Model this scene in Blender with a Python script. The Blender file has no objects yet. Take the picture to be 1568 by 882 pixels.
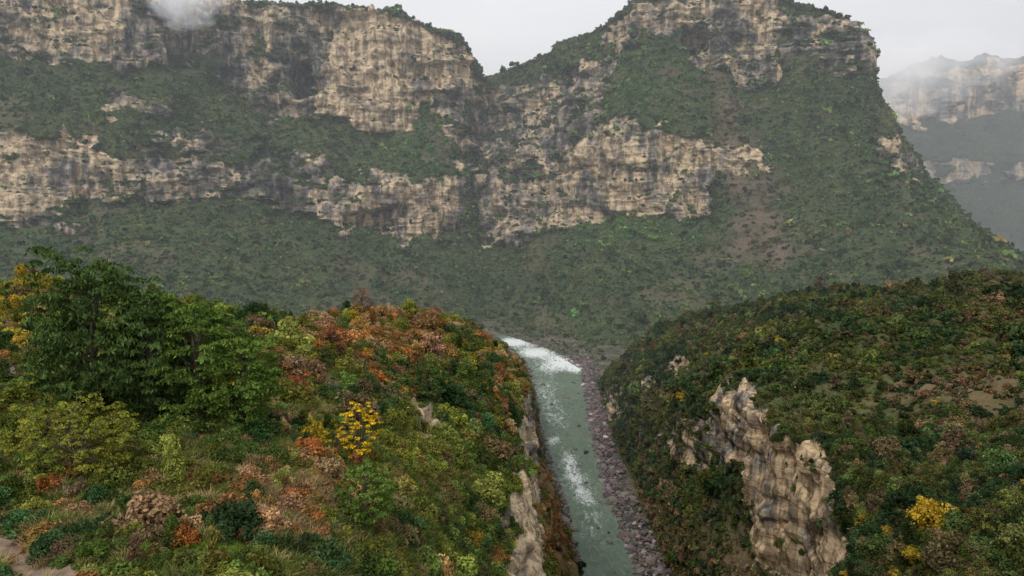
import bpy, math, numpy as np
from mathutils import Vector
rng = np.random.default_rng(7)
scene = bpy.context.scene
scene.view_settings.view_transform = 'Standard'
scene.view_settings.look = 'None'
scene.view_settings.exposure = 0

# ------------------------------------------------------------------ survey helpers
F = 1141.0; CX = 784.0; CY = 441.0; TH = math.radians(7.0)
cT, sT = math.cos(TH), math.sin(TH)
ZR = -250.0
def P(px, py, y):
    px = np.asarray(px, float); py = np.asarray(py, float); y = np.asarray(y, float)
    a = (px-CX)/F; b = (CY-py)/F
    dy = cT + b*sT; dz = -sT + b*cT
    k = y/dy
    return np.stack(np.broadcast_arrays(a*k, y, dz*k), -1)
def PZ(px, py, z=ZR):
    a = (px-CX)/F; b = (CY-py)/F
    dy = cT + b*sT; dz = -sT + b*cT
    k = z/dz
    return np.array([a*k, dy*k, z])
def proj(V):
    x, y, z = V[..., 0], V[..., 1], V[..., 2]
    d = np.maximum(y*cT - z*sT, 1e-3); u = y*sT + z*cT
    return CX + F*x/d, CY - F*u/d
def W(x, y, z): return np.array([x, y, z], float)

# ------------------------------------------------------------------ noise
perm = np.random.default_rng(3).permutation(256); perm = np.concatenate([perm, perm, perm])
grd = np.random.default_rng(4).normal(size=(256, 3)); grd /= np.linalg.norm(grd, axis=1)[:, None]
def noise(p):
    sh = p.shape[:-1]; p = p.reshape(-1, 3)
    i = np.floor(p).astype(np.int64); f = p - i; i &= 255
    u = f*f*f*(f*(f*6-15)+10)
    out = 0
    for dx in (0, 1):
        wx = u[:, 0] if dx else 1-u[:, 0]
        for dy in (0, 1):
            wy = u[:, 1] if dy else 1-u[:, 1]
            for dz in (0, 1):
                wz = u[:, 2] if dz else 1-u[:, 2]
                h = perm[perm[perm[(i[:, 0]+dx) & 255]+((i[:, 1]+dy) & 255)]+((i[:, 2]+dz) & 255)]
                g = grd[h]
                out = out + wx*wy*wz*(g[:, 0]*(f[:, 0]-dx)+g[:, 1]*(f[:, 1]-dy)+g[:, 2]*(f[:, 2]-dz))
    return (out*1.6).reshape(sh)
def fbm(p, o=4, g=0.5):
    s = 0; a = 1.0
    for k in range(o):
        s = s + a*noise(p*(2.03**k)+k*17.3); a *= g
    return s
def ridged(p, o=3):
    s = 0; a = 1.0
    for k in range(o):
        s = s + a*(1-2*np.abs(noise(p*(2.1**k)+k*9.7))); a *= .5
    return s-0.8
def sstep(a, b, x):
    t = np.clip((x-a)/(b-a), 0, 1); return t*t*(3-2*t)
def step_noise(V, sx, sz, wob=0.0, k=4.0, off=0.0):
    X = V+off
    if wob: X = X+wob*np.stack([noise(V/(wob*6)), noise(V/(wob*6)+9), noise(V/(wob*6)+21)], -1)
    return np.clip(noise(X/np.array([sx, sx, sz]))*k, -1, 1)

def polymask(px, py, poly, soft):
    out = np.zeros(px.shape)
    pl = np.array(poly, float)
    m = (px > pl[:, 0].min()-soft*2) & (px < pl[:, 0].max()+soft*2) & (py > pl[:, 1].min()-soft*2) & (py < pl[:, 1].max()+soft*2)
    x = px[m]; y = py[m]
    if x.size == 0: return out
    d = np.full(x.shape, 1e9); ins = np.zeros(x.shape, bool)
    n = len(pl)
    for k in range(n):
        ax, ay = pl[k]; bx, by = pl[(k+1) % n]
        ex, ey = bx-ax, by-ay
        t = np.clip(((x-ax)*ex+(y-ay)*ey)/(ex*ex+ey*ey+1e-9), 0, 1)
        d = np.minimum(d, np.hypot(x-ax-t*ex, y-ay-t*ey))
        if ay != by:
            c = ((ay > y) != (by > y)) & (x < (bx-ax)*(y-ay)/(by-ay)+ax)
            ins ^= c
    sd = np.where(ins, d, -d)
    out[m] = sstep(-soft, soft, sd)
    return out
def gz(px, py, zs):
    s = np.zeros(px.shape)
    for (x, y, rx, ry, w) in zs:
        s = s + w*np.exp(-(((px-x)/rx)**2+((py-y)/ry)**2))
    return s

# ------------------------------------------------------------------ mesh helpers
def make_obj(name, verts, faces, mat, smooth=True, attrs=None, link=True):
    me = bpy.data.meshes.new(name)
    verts = np.asarray(verts, np.float32); faces = np.asarray(faces, np.int32)
    me.vertices.add(len(verts)); me.vertices.foreach_set('co', verts.ravel())
    nf, k = faces.shape
    me.loops.add(nf*k); me.loops.foreach_set('vertex_index', faces.ravel())
    me.polygons.add(nf); me.polygons.foreach_set('loop_start', np.arange(0, nf*k, k, dtype=np.int32))
    me.polygons.foreach_set('loop_total', np.full(nf, k, np.int32))
    me.polygons.foreach_set('use_smooth', np.full(nf, smooth, bool))
    me.update(calc_edges=True)
    if attrs:
        for an, av in attrs.items():
            av = np.asarray(av, np.float32)
            if av.ndim == 1:
                a = me.attributes.new(an, 'FLOAT', 'POINT'); a.data.foreach_set('value', av)
            else:
                a = me.attributes.new(an, 'FLOAT_COLOR', 'POINT')
                c = np.ones((len(av), 4), np.float32); c[:, :3] = av; a.data.foreach_set('color', c.ravel())
    if mat: me.materials.append(mat)
    ob = bpy.data.objects.new(name, me)
    if link: scene.collection.objects.link(ob)
    return ob
def gridfaces(nr, nc):
    i = np.arange(nr*nc).reshape(nr, nc)
    return np.stack([i[:-1, :-1], i[:-1, 1:], i[1:, 1:], i[1:, :-1]], -1).reshape(-1, 4)
def gridnormals(V):
    du = np.gradient(V, axis=1); dv = np.gradient(V, axis=0)
    n = np.cross(du, dv); n /= np.linalg.norm(n, axis=-1)[..., None]+1e-9
    return n
def pchip_axis(C, seg):
    K = C.shape[0]; d = C[1:]-C[:-1]; m = np.zeros_like(C)
    m[0] = d[0]; m[-1] = d[-1]
    a, b = d[:-1], d[1:]
    s = a+b
    hm = np.where(a*b > 0, 2*a*b/np.where(np.abs(s) < 1e-9, 1, s), 0)
    m[1:-1] = hm
    out = []
    for k in range(K-1):
        n = seg[k]
        for t in np.arange(n)/n:
            h00 = 2*t**3-3*t**2+1; h10 = t**3-2*t**2+t; h01 = -2*t**3+3*t**2; h11 = t**3-t**2
            out.append(h00*C[k]+h10*m[k]+h01*C[k+1]+h11*m[k+1])
    out.append(C[-1])
    return np.array(out)
def loft(C, sr, sc):
    A = pchip_axis(C, sr)
    B = pchip_axis(np.swapaxes(A, 0, 1), sc)
    return np.swapaxes(B, 0, 1)

# ------------------------------------------------------------------ node helper
class NT:
    def __init__(s, name):
        s.m = bpy.data.materials.new(name); s.m.use_nodes = True
        s.t = s.m.node_tree; s.t.nodes.clear(); s.out = s.t.nodes.new('ShaderNodeOutputMaterial')
    def n(s, ty, **k):
        nd = s.t.nodes.new(ty)
        for a, b in k.items(): setattr(nd, a, b)
        return nd
    def l(s, a, b): s.t.links.new(a, b)
    def pos(s): return s.n('ShaderNodeNewGeometry').outputs['Position']
    def attr(s, name, ty='GEOMETRY', o='Fac'):
        return s.n('ShaderNodeAttribute', attribute_name=name, attribute_type=ty).outputs[o]
    def noise(s, scale, detail=4, rough=0.55, sc=(1, 1, 1), vec=None, o='Fac', dist=0):
        mp = s.n('ShaderNodeMapping'); mp.inputs['Scale'].default_value = sc
        s.l(vec if vec is not None else s.pos(), mp.inputs['Vector'])
        nd = s.n('ShaderNodeTexNoise'); nd.inputs['Scale'].default_value = scale
        nd.inputs['Detail'].default_value = detail; nd.inputs['Roughness'].default_value = rough
        nd.inputs['Distortion'].default_value = dist
        s.l(mp.outputs[0], nd.inputs['Vector']); return nd.outputs[o]
    def ramp(s, fac, stops):
        r = s.n('ShaderNodeValToRGB'); e = r.color_ramp.elements
        while len(e) < len(stops): e.new(0.5)
        for k, (p, c) in enumerate(stops):
            e[k].position = p
            e[k].color = (c, c, c, 1) if isinstance(c, (int, float)) else (*c, 1)
        s.l(fac, r.inputs[0]); return r.outputs[0]
    def mix(s, fac, a, b, mode='MIX'):
        m = s.n('ShaderNodeMix', data_type='RGBA', blend_type=mode)
        for v, i in ((fac, 0), (a, 6), (b, 7)):
            if isinstance(v, (int, float)): m.inputs[i].default_value = v if i == 0 else (v, v, v, 1)
            elif isinstance(v, tuple): m.inputs[i].default_value = (*v, 1)
            else: s.l(v, m.inputs[i])
        return m.outputs[2]
    def math(s, op, a, b=0.0, c=None):
        m = s.n('ShaderNodeMath', operation=op)
        for i, v in enumerate([a, b] + ([c] if c is not None else [])):
            if isinstance(v, (int, float)): m.inputs[i].default_value = v
            else: s.l(v, m.inputs[i])
        return m.outputs[0]
    def bsdf(s, col, rough=0.9, bump=None, dist=1.0, strength=1.0, spec=0.2):
        b = s.n('ShaderNodeBsdfPrincipled'); b.inputs['Roughness'].default_value = rough
        b.inputs['Specular IOR Level'].default_value = spec
        if isinstance(col, tuple): b.inputs['Base Color'].default_value = (*col, 1)
        else: s.l(col, b.inputs['Base Color'])
        if bump is not None:
            bp = s.n('ShaderNodeBump'); bp.inputs['Distance'].default_value = dist; bp.inputs['Strength'].default_value = strength
            s.l(bump, bp.inputs['Height']); s.l(bp.outputs[0], b.inputs['Normal'])
        s.l(b.outputs[0], s.out.inputs[0]); return b

def terrain_mat(name, S, veg_a, veg_b, rock_l=(0.57, 0.445, 0.295), rock_g=(0.30, 0.265, 0.225), rock_d=(0.07, 0.066, 0.062), dirt=(0.16, 0.11, 0.07)):
    """S = feature scale in metres"""
    n = NT(name)
    rock = n.attr('rock'); tone = n.attr('tone'); brown = n.attr('brown')
    v1 = n.noise(1/(S*3), 4); v2 = n.noise(1/(S*0.35), 3)
    veg = n.mix(n.ramp(v1, [(0.35, 0.0), (0.65, 1.0)]), veg_a, veg_b)
    veg = n.mix(1.0, veg, n.ramp(v2, [(0.3, 0.35), (0.7, 1.35)]), 'MULTIPLY')
    veg = n.mix(brown, veg, n.mix(v2, dirt, tuple(c*1.5 for c in dirt)))
    big = n.noise(1/(S*5.5), 3, 0.5, (1, 1, 0.8))
    flu = n.noise(1/(S*1.8), 5, 0.6, (1, 1, 0.42), dist=0.3)
    strata = n.noise(1/(S*1.3), 5, 0.65, (0.16, 0.16, 1.8), dist=0.25)
    streak = n.noise(1/(S*0.9), 4, 0.6, (1, 1, 0.07))
    blot = n.noise(1/(S*0.6), 5, 0.65)
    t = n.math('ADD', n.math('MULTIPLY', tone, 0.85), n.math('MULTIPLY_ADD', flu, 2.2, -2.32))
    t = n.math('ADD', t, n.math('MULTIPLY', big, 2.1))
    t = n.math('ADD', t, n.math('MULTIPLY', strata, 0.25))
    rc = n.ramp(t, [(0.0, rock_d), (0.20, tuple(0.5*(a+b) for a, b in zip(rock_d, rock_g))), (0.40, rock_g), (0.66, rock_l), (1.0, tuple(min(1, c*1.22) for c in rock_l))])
    rc = n.mix(n.ramp(streak, [(0.47, 0.0), (0.55, 0.9)]), rc, n.mix(1.0, rc, (0.42, 0.41, 0.41), 'MULTIPLY'))
    sm = n.math('MULTIPLY', n.ramp(strata, [(0.42, 0.0), (0.47, 0.9), (0.51, 0.0)]), n.ramp(flu, [(0.4, 1.0), (0.6, 0.3)]))
    rc = n.mix(sm, rc, n.mix(1.0, rc, (0.40, 0.38, 0.36), 'MULTIPLY'))
    rc = n.mix(1.0, rc, n.ramp(blot, [(0.3, 0.55), (0.5, 1.0), (0.75, 1.15)]), 'MULTIPLY')
    edge = n.math('ADD', rock, n.math('MULTIPLY_ADD', blot, 1.1, -0.55))
    rf = n.ramp(edge, [(0.42, 0.0), (0.56, 1.0)])
    col = n.mix(rf, veg, rc)
    h = n.math('ADD', n.math('MULTIPLY', blot, 0.5), n.math('MULTIPLY', strata, 0.8))
    n.bsdf(col, 0.95, h, S*0.42, 1.0, 0.1)
    return n.m

# ------------------------------------------------------------------ foliage materials & prototypes
def leaf_mat(name, const=None, trans=0.22):
    n = NT(name)
    c = n.attr('tint', 'INSTANCER', 'Color') if const is None else None
    lv = n.attr('lv')
    mul = n.ramp(lv, [(0.0, 0.42), (0.5, 1.0), (1.0, 1.8)])
    if const is None: col = n.mix(1.0, c, mul, 'MULTIPLY')
    else:
        base = n.mix(n.ramp(n.noise(0.35, 3), [(0.4, 0.0), (0.6, 1.0)]), const[0], const[1])
        col = n.mix(1.0, base, mul, 'MULTIPLY')
    d = n.n('ShaderNodeBsdfDiffuse')
    n.l(col, d.inputs['Color'])
    tr = n.n('ShaderNodeBsdfTranslucent'); n.l(col, tr.inputs[0])
    mx = n.n('ShaderNodeMixShader'); mx.inputs[0].default_value = trans
    n.l(d.outputs[0], mx.inputs[1]); n.l(tr.outputs[0], mx.inputs[2]); n.l(mx.outputs[0], n.out.inputs[0])
    return n.m
leafM = leaf_mat('foliage_leaves')

def unit(r, n):
    v = r.normal(size=(n, 3)); return v/np.linalg.norm(v, axis=1)[:, None]
def leaves(r, c, out, L, Wd, droop=0.0):
    n = len(c)
    nn = out*0.8 + unit(r, n)*0.8 + np.array([0, 0, 0.35]); nn /= np.linalg.norm(nn, axis=1)[:, None]
    a = np.cross(nn, unit(r, n)); a[:, 2] -= droop; a -= nn*np.sum(a*nn, 1)[:, None]*0.6
    a /= np.linalg.norm(a, axis=1)[:, None]+1e-6
    b = np.cross(nn, a); b /= np.linalg.norm(b, axis=1)[:, None]+1e-6
    s = r.uniform(0.6, 1.3, n)[:, None]
    a = a*L*s; b = b*Wd*s
    V = np.stack([c-a*0.5, c-a*0.05+b*0.5, c+a*0.5, c-a*0.05-b*0.5], 1).reshape(-1, 3)
    Fc = np.arange(n*4).reshape(-1, 4)
    lv = np.repeat(np.clip(r.normal(0.5, 0.22, n), 0, 1), 4)
    return V, Fc, lv
def bush_proto(name, seed, ncl, nl, L, Wd, hz=1.0, tall=0):
    r = np.random.default_rng(seed); cs = []; os = []; lvc = []
    for k in range(ncl):
        u = unit(r, 1)[0]; u[2] = abs(u[2]); rad = r.uniform(0.35, 0.9)
        c = u*rad*np.array([1, 1, hz]); c[2] += 0.1
        if tall:
            h = r.uniform(0, 1); c = np.array([u[0]*(1-h)*0.6, u[1]*(1-h)*0.6, h*1.7+0.1])
        cr = r.uniform(0.18, 0.42)*(0.8 if tall else 1)
        q = unit(r, nl); q[:, 2] = np.where(q[:, 2] < -0.4, -q[:, 2], q[:, 2])
        cs.append(c+q*cr*r.uniform(0.6, 1.1, nl)[:, None]); os.append(q); lvc.append(np.full(nl, r.normal(0, 0.14)))
    c = np.concatenate(cs); o = np.concatenate(os)
    V, Fc, lv = leaves(r, c, o, L, Wd)
    lv = np.clip(lv+np.repeat(np.concatenate(lvc), 4), 0, 1)
    return make_obj(name, V, Fc, leafM, False, {'lv': lv}, link=False)
def grass_proto(name, seed, nb):
    r = np.random.default_rng(seed)
    b = np.stack([r.normal(0, .28, nb), r.normal(0, .28, nb), np.zeros(nb)], 1)
    lean = np.stack([r.normal(0, .35, nb), r.normal(0, .35, nb), r.uniform(.6, 1.2, nb)], 1)
    ang = r.uniform(0, 6.28, nb); w = np.stack([np.cos(ang), np.sin(ang), 0*ang], 1)*0.035
    mid = b+lean*0.55; tip = b+lean+np.stack([lean[:, 0]*.5, lean[:, 1]*.5, -0.15+0*ang], 1)
    V = np.stack([b-w, b+w, mid+w*.8, mid-w*.8, tip+w*.1, tip-w*.1], 1).reshape(-1, 3)
    i = np.arange(nb)*6
    Fc = np.concatenate([np.stack([i, i+1, i+2, i+3], 1), np.stack([i+3, i+2, i+4, i+5], 1)])
    lv = np.repeat(np.clip(r.normal(.5, .25, nb), 0, 1), 6)
    return make_obj(name, V, Fc, leafM, False, {'lv': lv}, link=False)
def coll(name, obs):
    c = bpy.data.collections.new(name)
    for o in obs: c.objects.link(o)
    return c
near_c = coll('near_shrubs', [bush_proto('shrub_near_%d' % k, 10+k, 26, 70, 0.17, 0.09, [1.0, .8, 1.15, .9, 1.0][k]) for k in range(5)]
              + [bush_proto('shrub_near_5', 19, 30, 66, 0.17, 0.07, 1.0, 1)])
mid_c = coll('mid_shrubs', [bush_proto('shrub_mid_%d' % k, 30+k, 16, 28, 0.28, 0.19, [.95, .75, 1.1, .9, .85][k]) for k in range(5)]
             + [bush_proto('shrub_mid_5', 39, 18, 26, 0.28, 0.18, 1.0, 1)])
far_c = coll('far_crowns', [bush_proto('crown_far_%d' % k, 50+k, 7, 10, 0.65, 0.5, 0.9) for k in range(5)])
grass_c = coll('grass_tufts', [grass_proto('tuft_%d' % k, 70+k, 60) for k in range(4)])

def scatter(name, pts, scl, tint, collection, nvar, zs=None, tallp=None):
    n = len(pts); me = bpy.data.meshes.new(name)
    me.vertices.add(n); me.vertices.foreach_set('co', np.asarray(pts, np.float32).ravel())
    r = np.random.default_rng(len(name)+n)
    rot = np.zeros((n, 3), np.float32); rot[:, 2] = r.uniform(0, 6.28, n); rot[:, 0] = r.normal(0, .12, n); rot[:, 1] = r.normal(0, .12, n)
    a = me.attributes.new('rot', 'FLOAT_VECTOR', 'POINT'); a.data.foreach_set('vector', rot.ravel())
    s3 = np.repeat(np.asarray(scl, np.float32)[:, None], 3, 1); s3[:, 2] *= (zs if zs is not None else r.uniform(.7, 1.3, n))
    a = me.attributes.new('scl', 'FLOAT_VECTOR', 'POINT'); a.data.foreach_set('vector', s3.astype(np.float32).ravel())
    ix = r.integers(0, nvar, n)
    if tallp is not None:
        ix = r.integers(0, nvar-1, n); ix[r.uniform(size=n) < tallp] = nvar-1
    a = me.attributes.new('idx', 'INT', 'POINT'); a.data.foreach_set('value', ix.astype(np.int32))
    c = np.ones((n, 4), np.float32); c[:, :3] = tint
    a = me.attributes.new('tint', 'FLOAT_COLOR', 'POINT'); a.data.foreach_set('color', c.ravel())
    ob = bpy.data.objects.new(name, me); scene.collection.objects.link(ob)
    g = bpy.data.node_groups.new(name+'_gn', 'GeometryNodeTree')
    g.interface.new_socket('Geometry', in_out='INPUT', socket_type='NodeSocketGeometry')
    g.interface.new_socket('Geometry', in_out='OUTPUT', socket_type='NodeSocketGeometry')
    gi = g.nodes.new('NodeGroupInput'); go = g.nodes.new('NodeGroupOutput')
    ip = g.nodes.new('GeometryNodeInstanceOnPoints'); ci = g.nodes.new('GeometryNodeCollectionInfo')
    ci.inputs['Collection'].default_value = collection
    ci.inputs['Separate Children'].default_value = True; ci.inputs['Reset Children'].default_value = True
    def na(nm, ty):
        q = g.nodes.new('GeometryNodeInputNamedAttribute'); q.data_type = ty; q.inputs['Name'].default_value = nm; return q.outputs[0]
    L = g.links.new
    mp = g.nodes.new('GeometryNodeMeshToPoints')
    L(gi.outputs[0], mp.inputs[0]); L(mp.outputs[0], ip.inputs['Points'])
    L(ci.outputs[0], ip.inputs['Instance']); ip.inputs['Pick Instance'].default_value = True
    L(na('idx', 'INT'), ip.inputs['Instance Index'])
    er = g.nodes.new('FunctionNodeEulerToRotation'); L(na('rot', 'FLOAT_VECTOR'), er.inputs[0]); L(er.outputs[0], ip.inputs['Rotation'])
    L(na('scl', 'FLOAT_VECTOR'), ip.inputs['Scale']); L(ip.outputs[0], go.inputs[0])
    m = ob.modifiers.new('scatter', 'NODES'); m.node_group = g
    return ob

def sample(V, dens, N, seed):
    r = np.random.default_rng(seed)
    e1 = V[1:, :-1]-V[:-1, :-1]; e2 = V[:-1, 1:]-V[:-1, :-1]
    ar = np.linalg.norm(np.cross(e1, e2), axis=-1)
    w = (ar*dens[:-1, :-1]).ravel(); w = w/w.sum()
    k = r.choice(len(w), N, p=w); i, j = np.divmod(k, V.shape[1]-1)
    a = r.uniform(0, 1, N)[:, None]; b = r.uniform(0, 1, N)[:, None]
    p = (V[i, j]*(1-a)+V[i+1, j]*a)*(1-b)+(V[i, j+1]*(1-a)+V[i+1, j+1]*a)*b
    return p, i, j
def jit(r, c, n, v=0.25):
    return np.clip(np.array(c)[None]*np.exp(r.normal(0, v, (n, 1)))*(1+r.normal(0, .08, (n, 3))), 0.004, 1)

# =================================================================== FAR MOUNTAIN
XI = np.array([-400, 0, 100, 165, 250, 300, 350, 410, 480, 540, 600, 640, 690, 712, 728, 740, 760, 800, 850, 900, 930, 980, 1050, 1110, 1190, 1205, 1260, 1300, 1325, 1340, 1370, 1400, 1430, 1460, 1500, 1568, 1900], float)
def tab(s): 
    a = np.array([float(q) for q in s.split()]); assert len(a) == len(XI), len(a); return a
crest = tab("-170 -80 -70 -60 -50 -20 0 5 8 8 14 30 50 72 115 134 118 95 72 50 28 -8 -35 -50 -30 0 10 18 48 128 178 232 275 308 338 382 480")
l3 = tab("60 78 100 110 106 110 155 182 172 200 210 192 165 190 215 200 190 175 150 125 100 70 88 108 130 105 105 112 130 165 215 262 300 330 356 398 490")
l2 = tab("200 215 208 240 246 250 258 266 285 285 272 275 278 270 260 245 235 230 255 205 190 185 215 235 240 235 230 228 225 225 262 300 330 352 374 412 500")
l1 = tab("330 345 335 315 312 308 306 310 335 345 362 362 355 358 375 378 372 362 345 334 330 326 325 322 320 318 315 310 310 312 320 342 360 378 396 430 510")
y1 = tab("1300 1420 1450 1470 1500 1540 1540 1560 1570 1580 1600 1620 1650 1670 1685 1690 1690 1680 1660 1620 1600 1560 1540 1520 1490 1485 1450 1430 1420 1400 1370 1330 1290 1250 1220 1150 1000")
nx = tab("0 0 0 0 0 0 0 0 0 0 -10 -30 -40 0 95 150 150 100 40 0 0 0 0 0 0 0 0 0 0 0 0 0 0 0 0 0 0")
y0 = tab("950 1050 1080 1100 1150 1180 1200 1230 1280 1320 1360 1390 1440 1470 1490 1500 1480 1420 1330 1260 1240 1200 1180 1150 1130 1130 1110 1100 1090 1080 1070 1060 1050 1040 1020 1000 900")
NC = 1500
pxc = np.linspace(-330, 1880, NC)
def il(t, w=9):
    v = np.interp(pxc, XI, t); k = np.exp(-np.linspace(-2, 2, w)**2); k /= k.sum()
    return np.convolve(np.pad(v, w//2, 'edge'), k, 'valid')
crest_ = il(crest); L3_ = il(l3); L2_ = il(l2); L1_ = il(l1); Y1 = il(y1, 61); Y0 = il(y0, 61); NX = il(nx)
right = sstep(1080, 1250, pxc)
A0 = np.stack([0*pxc, Y0, 0*pxc+ZR-6], -1)
p0 = P(pxc, 500, Y0); A0[:, 0] = p0[:, 0]
A1 = P(pxc, L1_, Y1)
Am = 0.5*(A0+A1); Am[:, 2] -= 18; 
A2 = P(pxc, L2_, Y1+35+right*60+NX*.8)
A3 = P(pxc, L3_, Y1+190+right*10+NX)
A4 = P(pxc, crest_, Y1+245+right*20+NX)
A5 = A4+np.stack([0*pxc, 0*pxc+180, 0*pxc-5], -1)
A6 = A4.copy(); A6[:, 1] += 1100; A6[:, 2] = -260
lines = [A0, Am, A1, A2, A3, A4, A5, A6]; segs = [60, 75, 130, 110, 140, 14, 14]
rows = []
for k, s in enumerate(segs):
    for t in np.arange(s)/s:
        rows.append(lines[k]*(1-t)+lines[k+1]*t)
rows.append(lines[-1]); V = np.array(rows)
for _ in range(4):
    V[1:-1] = 0.25*V[:-2]+0.5*V[1:-1]+0.25*V[2:]
N0 = gridnormals(V); 
if N0[100, 700, 1] > 0: N0 = -N0
px, py = proj(V)
wx = fbm(V/60., 4)*22; wy = fbm(V/60.+40, 4)*18
qx, qy = px+wx, py+wy
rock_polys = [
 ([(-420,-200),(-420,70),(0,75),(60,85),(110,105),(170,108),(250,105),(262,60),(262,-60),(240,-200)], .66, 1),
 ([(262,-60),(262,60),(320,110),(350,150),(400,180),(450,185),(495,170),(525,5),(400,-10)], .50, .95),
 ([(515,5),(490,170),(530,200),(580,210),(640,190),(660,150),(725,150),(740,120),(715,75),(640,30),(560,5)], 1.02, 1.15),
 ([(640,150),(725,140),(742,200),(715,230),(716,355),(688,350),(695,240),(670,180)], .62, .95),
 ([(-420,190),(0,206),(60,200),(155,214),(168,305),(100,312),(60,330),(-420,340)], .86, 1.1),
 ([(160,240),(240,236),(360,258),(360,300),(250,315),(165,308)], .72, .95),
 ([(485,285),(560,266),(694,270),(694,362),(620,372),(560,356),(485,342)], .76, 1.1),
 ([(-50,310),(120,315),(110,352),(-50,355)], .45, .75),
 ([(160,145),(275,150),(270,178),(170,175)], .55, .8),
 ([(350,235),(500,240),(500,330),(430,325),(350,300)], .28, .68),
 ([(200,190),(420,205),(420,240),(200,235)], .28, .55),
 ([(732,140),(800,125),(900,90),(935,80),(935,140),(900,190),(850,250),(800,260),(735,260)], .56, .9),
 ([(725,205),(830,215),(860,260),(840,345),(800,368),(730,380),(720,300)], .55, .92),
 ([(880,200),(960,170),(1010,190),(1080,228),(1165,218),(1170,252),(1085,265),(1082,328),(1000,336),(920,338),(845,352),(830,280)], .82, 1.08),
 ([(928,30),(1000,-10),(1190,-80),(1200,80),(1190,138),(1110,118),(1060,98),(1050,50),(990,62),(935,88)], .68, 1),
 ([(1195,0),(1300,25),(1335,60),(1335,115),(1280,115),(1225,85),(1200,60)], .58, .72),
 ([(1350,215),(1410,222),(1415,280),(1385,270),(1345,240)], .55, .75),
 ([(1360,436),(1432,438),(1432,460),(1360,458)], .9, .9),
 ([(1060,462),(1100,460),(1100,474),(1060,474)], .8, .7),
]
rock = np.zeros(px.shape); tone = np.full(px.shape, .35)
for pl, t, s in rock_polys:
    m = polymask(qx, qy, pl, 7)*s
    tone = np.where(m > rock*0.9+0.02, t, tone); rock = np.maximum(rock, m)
nveg = fbm(V/np.array([60., 60., 18.])+11, 5, .58)
rock = rock - 0.55*sstep(0.08, 0.45, nveg)*(1-0.8*(tone > .95))
rock += 0.30*sstep(0.2, 0.65, fbm(V/np.array([60., 60., 25.])+91, 3))*sstep(ZR+120, ZR+260, V[..., 2])
rock[:135] *= sstep(60, 135, np.arange(135))[:, None]*0.9+0.0
cdist = py-crest_[None]+fbm(V/25.+3, 3)*7
capw = np.interp(pxc, [300, 560, 700, 740, 760, 900, 935, 1190, 1210, 1320], [3, 8, 10, 6, 26, 30, 14, 4, 12, 8])
rock = rock*sstep(capw*.5, capw*1.1, cdist)
rock = np.clip(rock, 0, 1)
rk = sstep(0.2, 0.6, rock)
fade = np.ones(px.shape); fade[:20] = np.linspace(0, 1, 20)[:, None]
flute = ridged(V/np.array([130., 130., 260.]), 3)*20
joint = step_noise(V, 48., 130., 8, 3.5)*9 + step_noise(V, 19., 45., 4, 4, 50)*3.6
zz = V[..., 2]+16*noise(V/130.)+5*noise(V/35.)
Zs = np.stack([V[..., 0]/220., V[..., 1]/220., zz], -1)
st1 = noise(Zs/np.array([1, 1, 34.])); st2 = noise(Zs/np.array([.6, .6, 10.])+5)
mod = sstep(-.35, .35, noise(V/90.+33))
strata = np.clip(st1*4, -1, 1)*8*(.25+.75*mod) + np.clip(st2*4, -1, 1)*2.4*(.3+.7*mod)
blk = fbm(V/np.array([20., 20., 17.]), 4)*5.5*(.4+.9*(1-mod))
dr = flute+joint+strata+blk
dv = fbm(V/170.+5, 3)*22 + ridged(V/np.array([90., 90., 150.])+2, 3)*12 + fbm(V/18., 2)*2.5
disp = (dr*rk + dv*(1-rk))*fade
cave = [([(448,95),(470,90),(482,118),(486,148),(455,150),(440,120)], 85), ([(1050,40),(1078,44),(1082,74),(1062,84),(1046,66)], 70),
        ([(545,328),(600,318),(608,352),(550,354)], 50), ([(250,-30),(285,-30),(300,105),(258,105)], 65),
        ([(520,330),(560,322),(560,350),(524,342)], 25),
        ([(405,120),(425,110),(430,170),(410,172)], 36), ([(655,100),(680,95),(690,130),(660,135)], 15), ([(268,150),(300,160),(300,190),(262,180)], 12)]
for pl, dpt in cave: disp = disp - polymask(px+wx*.3, py+wy*.3, pl, 4)*dpt
H = N0.copy(); H[..., 2] *= 0.35
V = V+H*disp[..., None]
scree = polymask(qx, qy, [(1085,110),(1105,120),(1140,200),(1190,280),(1212,400),(1175,408),(1130,395),(1118,300),(1098,200)], 22)*(.55+.45*sstep(-.3, .3, nveg))
brown = np.clip(scree*0.8+0.35*sstep(.15, .6, fbm(V/110.+31, 3)), 0, 1)
NV = gridnormals(V); 
if NV[100, 700, 1] > 0: NV = -NV
farM = terrain_mat('mountain_rock_and_scrub', 14.0, (0.046, 0.072, 0.030), (0.088, 0.106, 0.044), dirt=(0.14, 0.10, 0.075))
nr, nc = V.shape[:2]
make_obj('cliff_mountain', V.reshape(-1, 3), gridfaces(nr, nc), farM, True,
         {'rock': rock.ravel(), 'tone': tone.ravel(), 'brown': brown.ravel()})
up = np.clip(NV[..., 2], 0, 1)
dens = (1-0.97*sstep(.25, .6, rock))*(1-0.6*scree) + 0.45*rk*sstep(.45, .8, up)
dens *= (px > -80)*(px < 1650)
dens[529+16:] = 0
r = np.random.default_rng(1); N = 86000
p, i, j = sample(V, dens, N, 21)
gcol = jit(r, (0.066, 0.110, 0.036), N, .45)
nz = fbm(p/130.+77, 3)
m = nz > .10; gcol[m] = jit(r, (0.105, 0.148, 0.042), m.sum(), .4)
m = r.uniform(size=N) < .06; gcol[m] = jit(r, (0.17, 0.15, 0.06), m.sum())
m = (scree[i, j] > .3) & (r.uniform(size=N) < .5); gcol[m] = jit(r, (0.12, 0.09, 0.055), m.sum())
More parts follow.
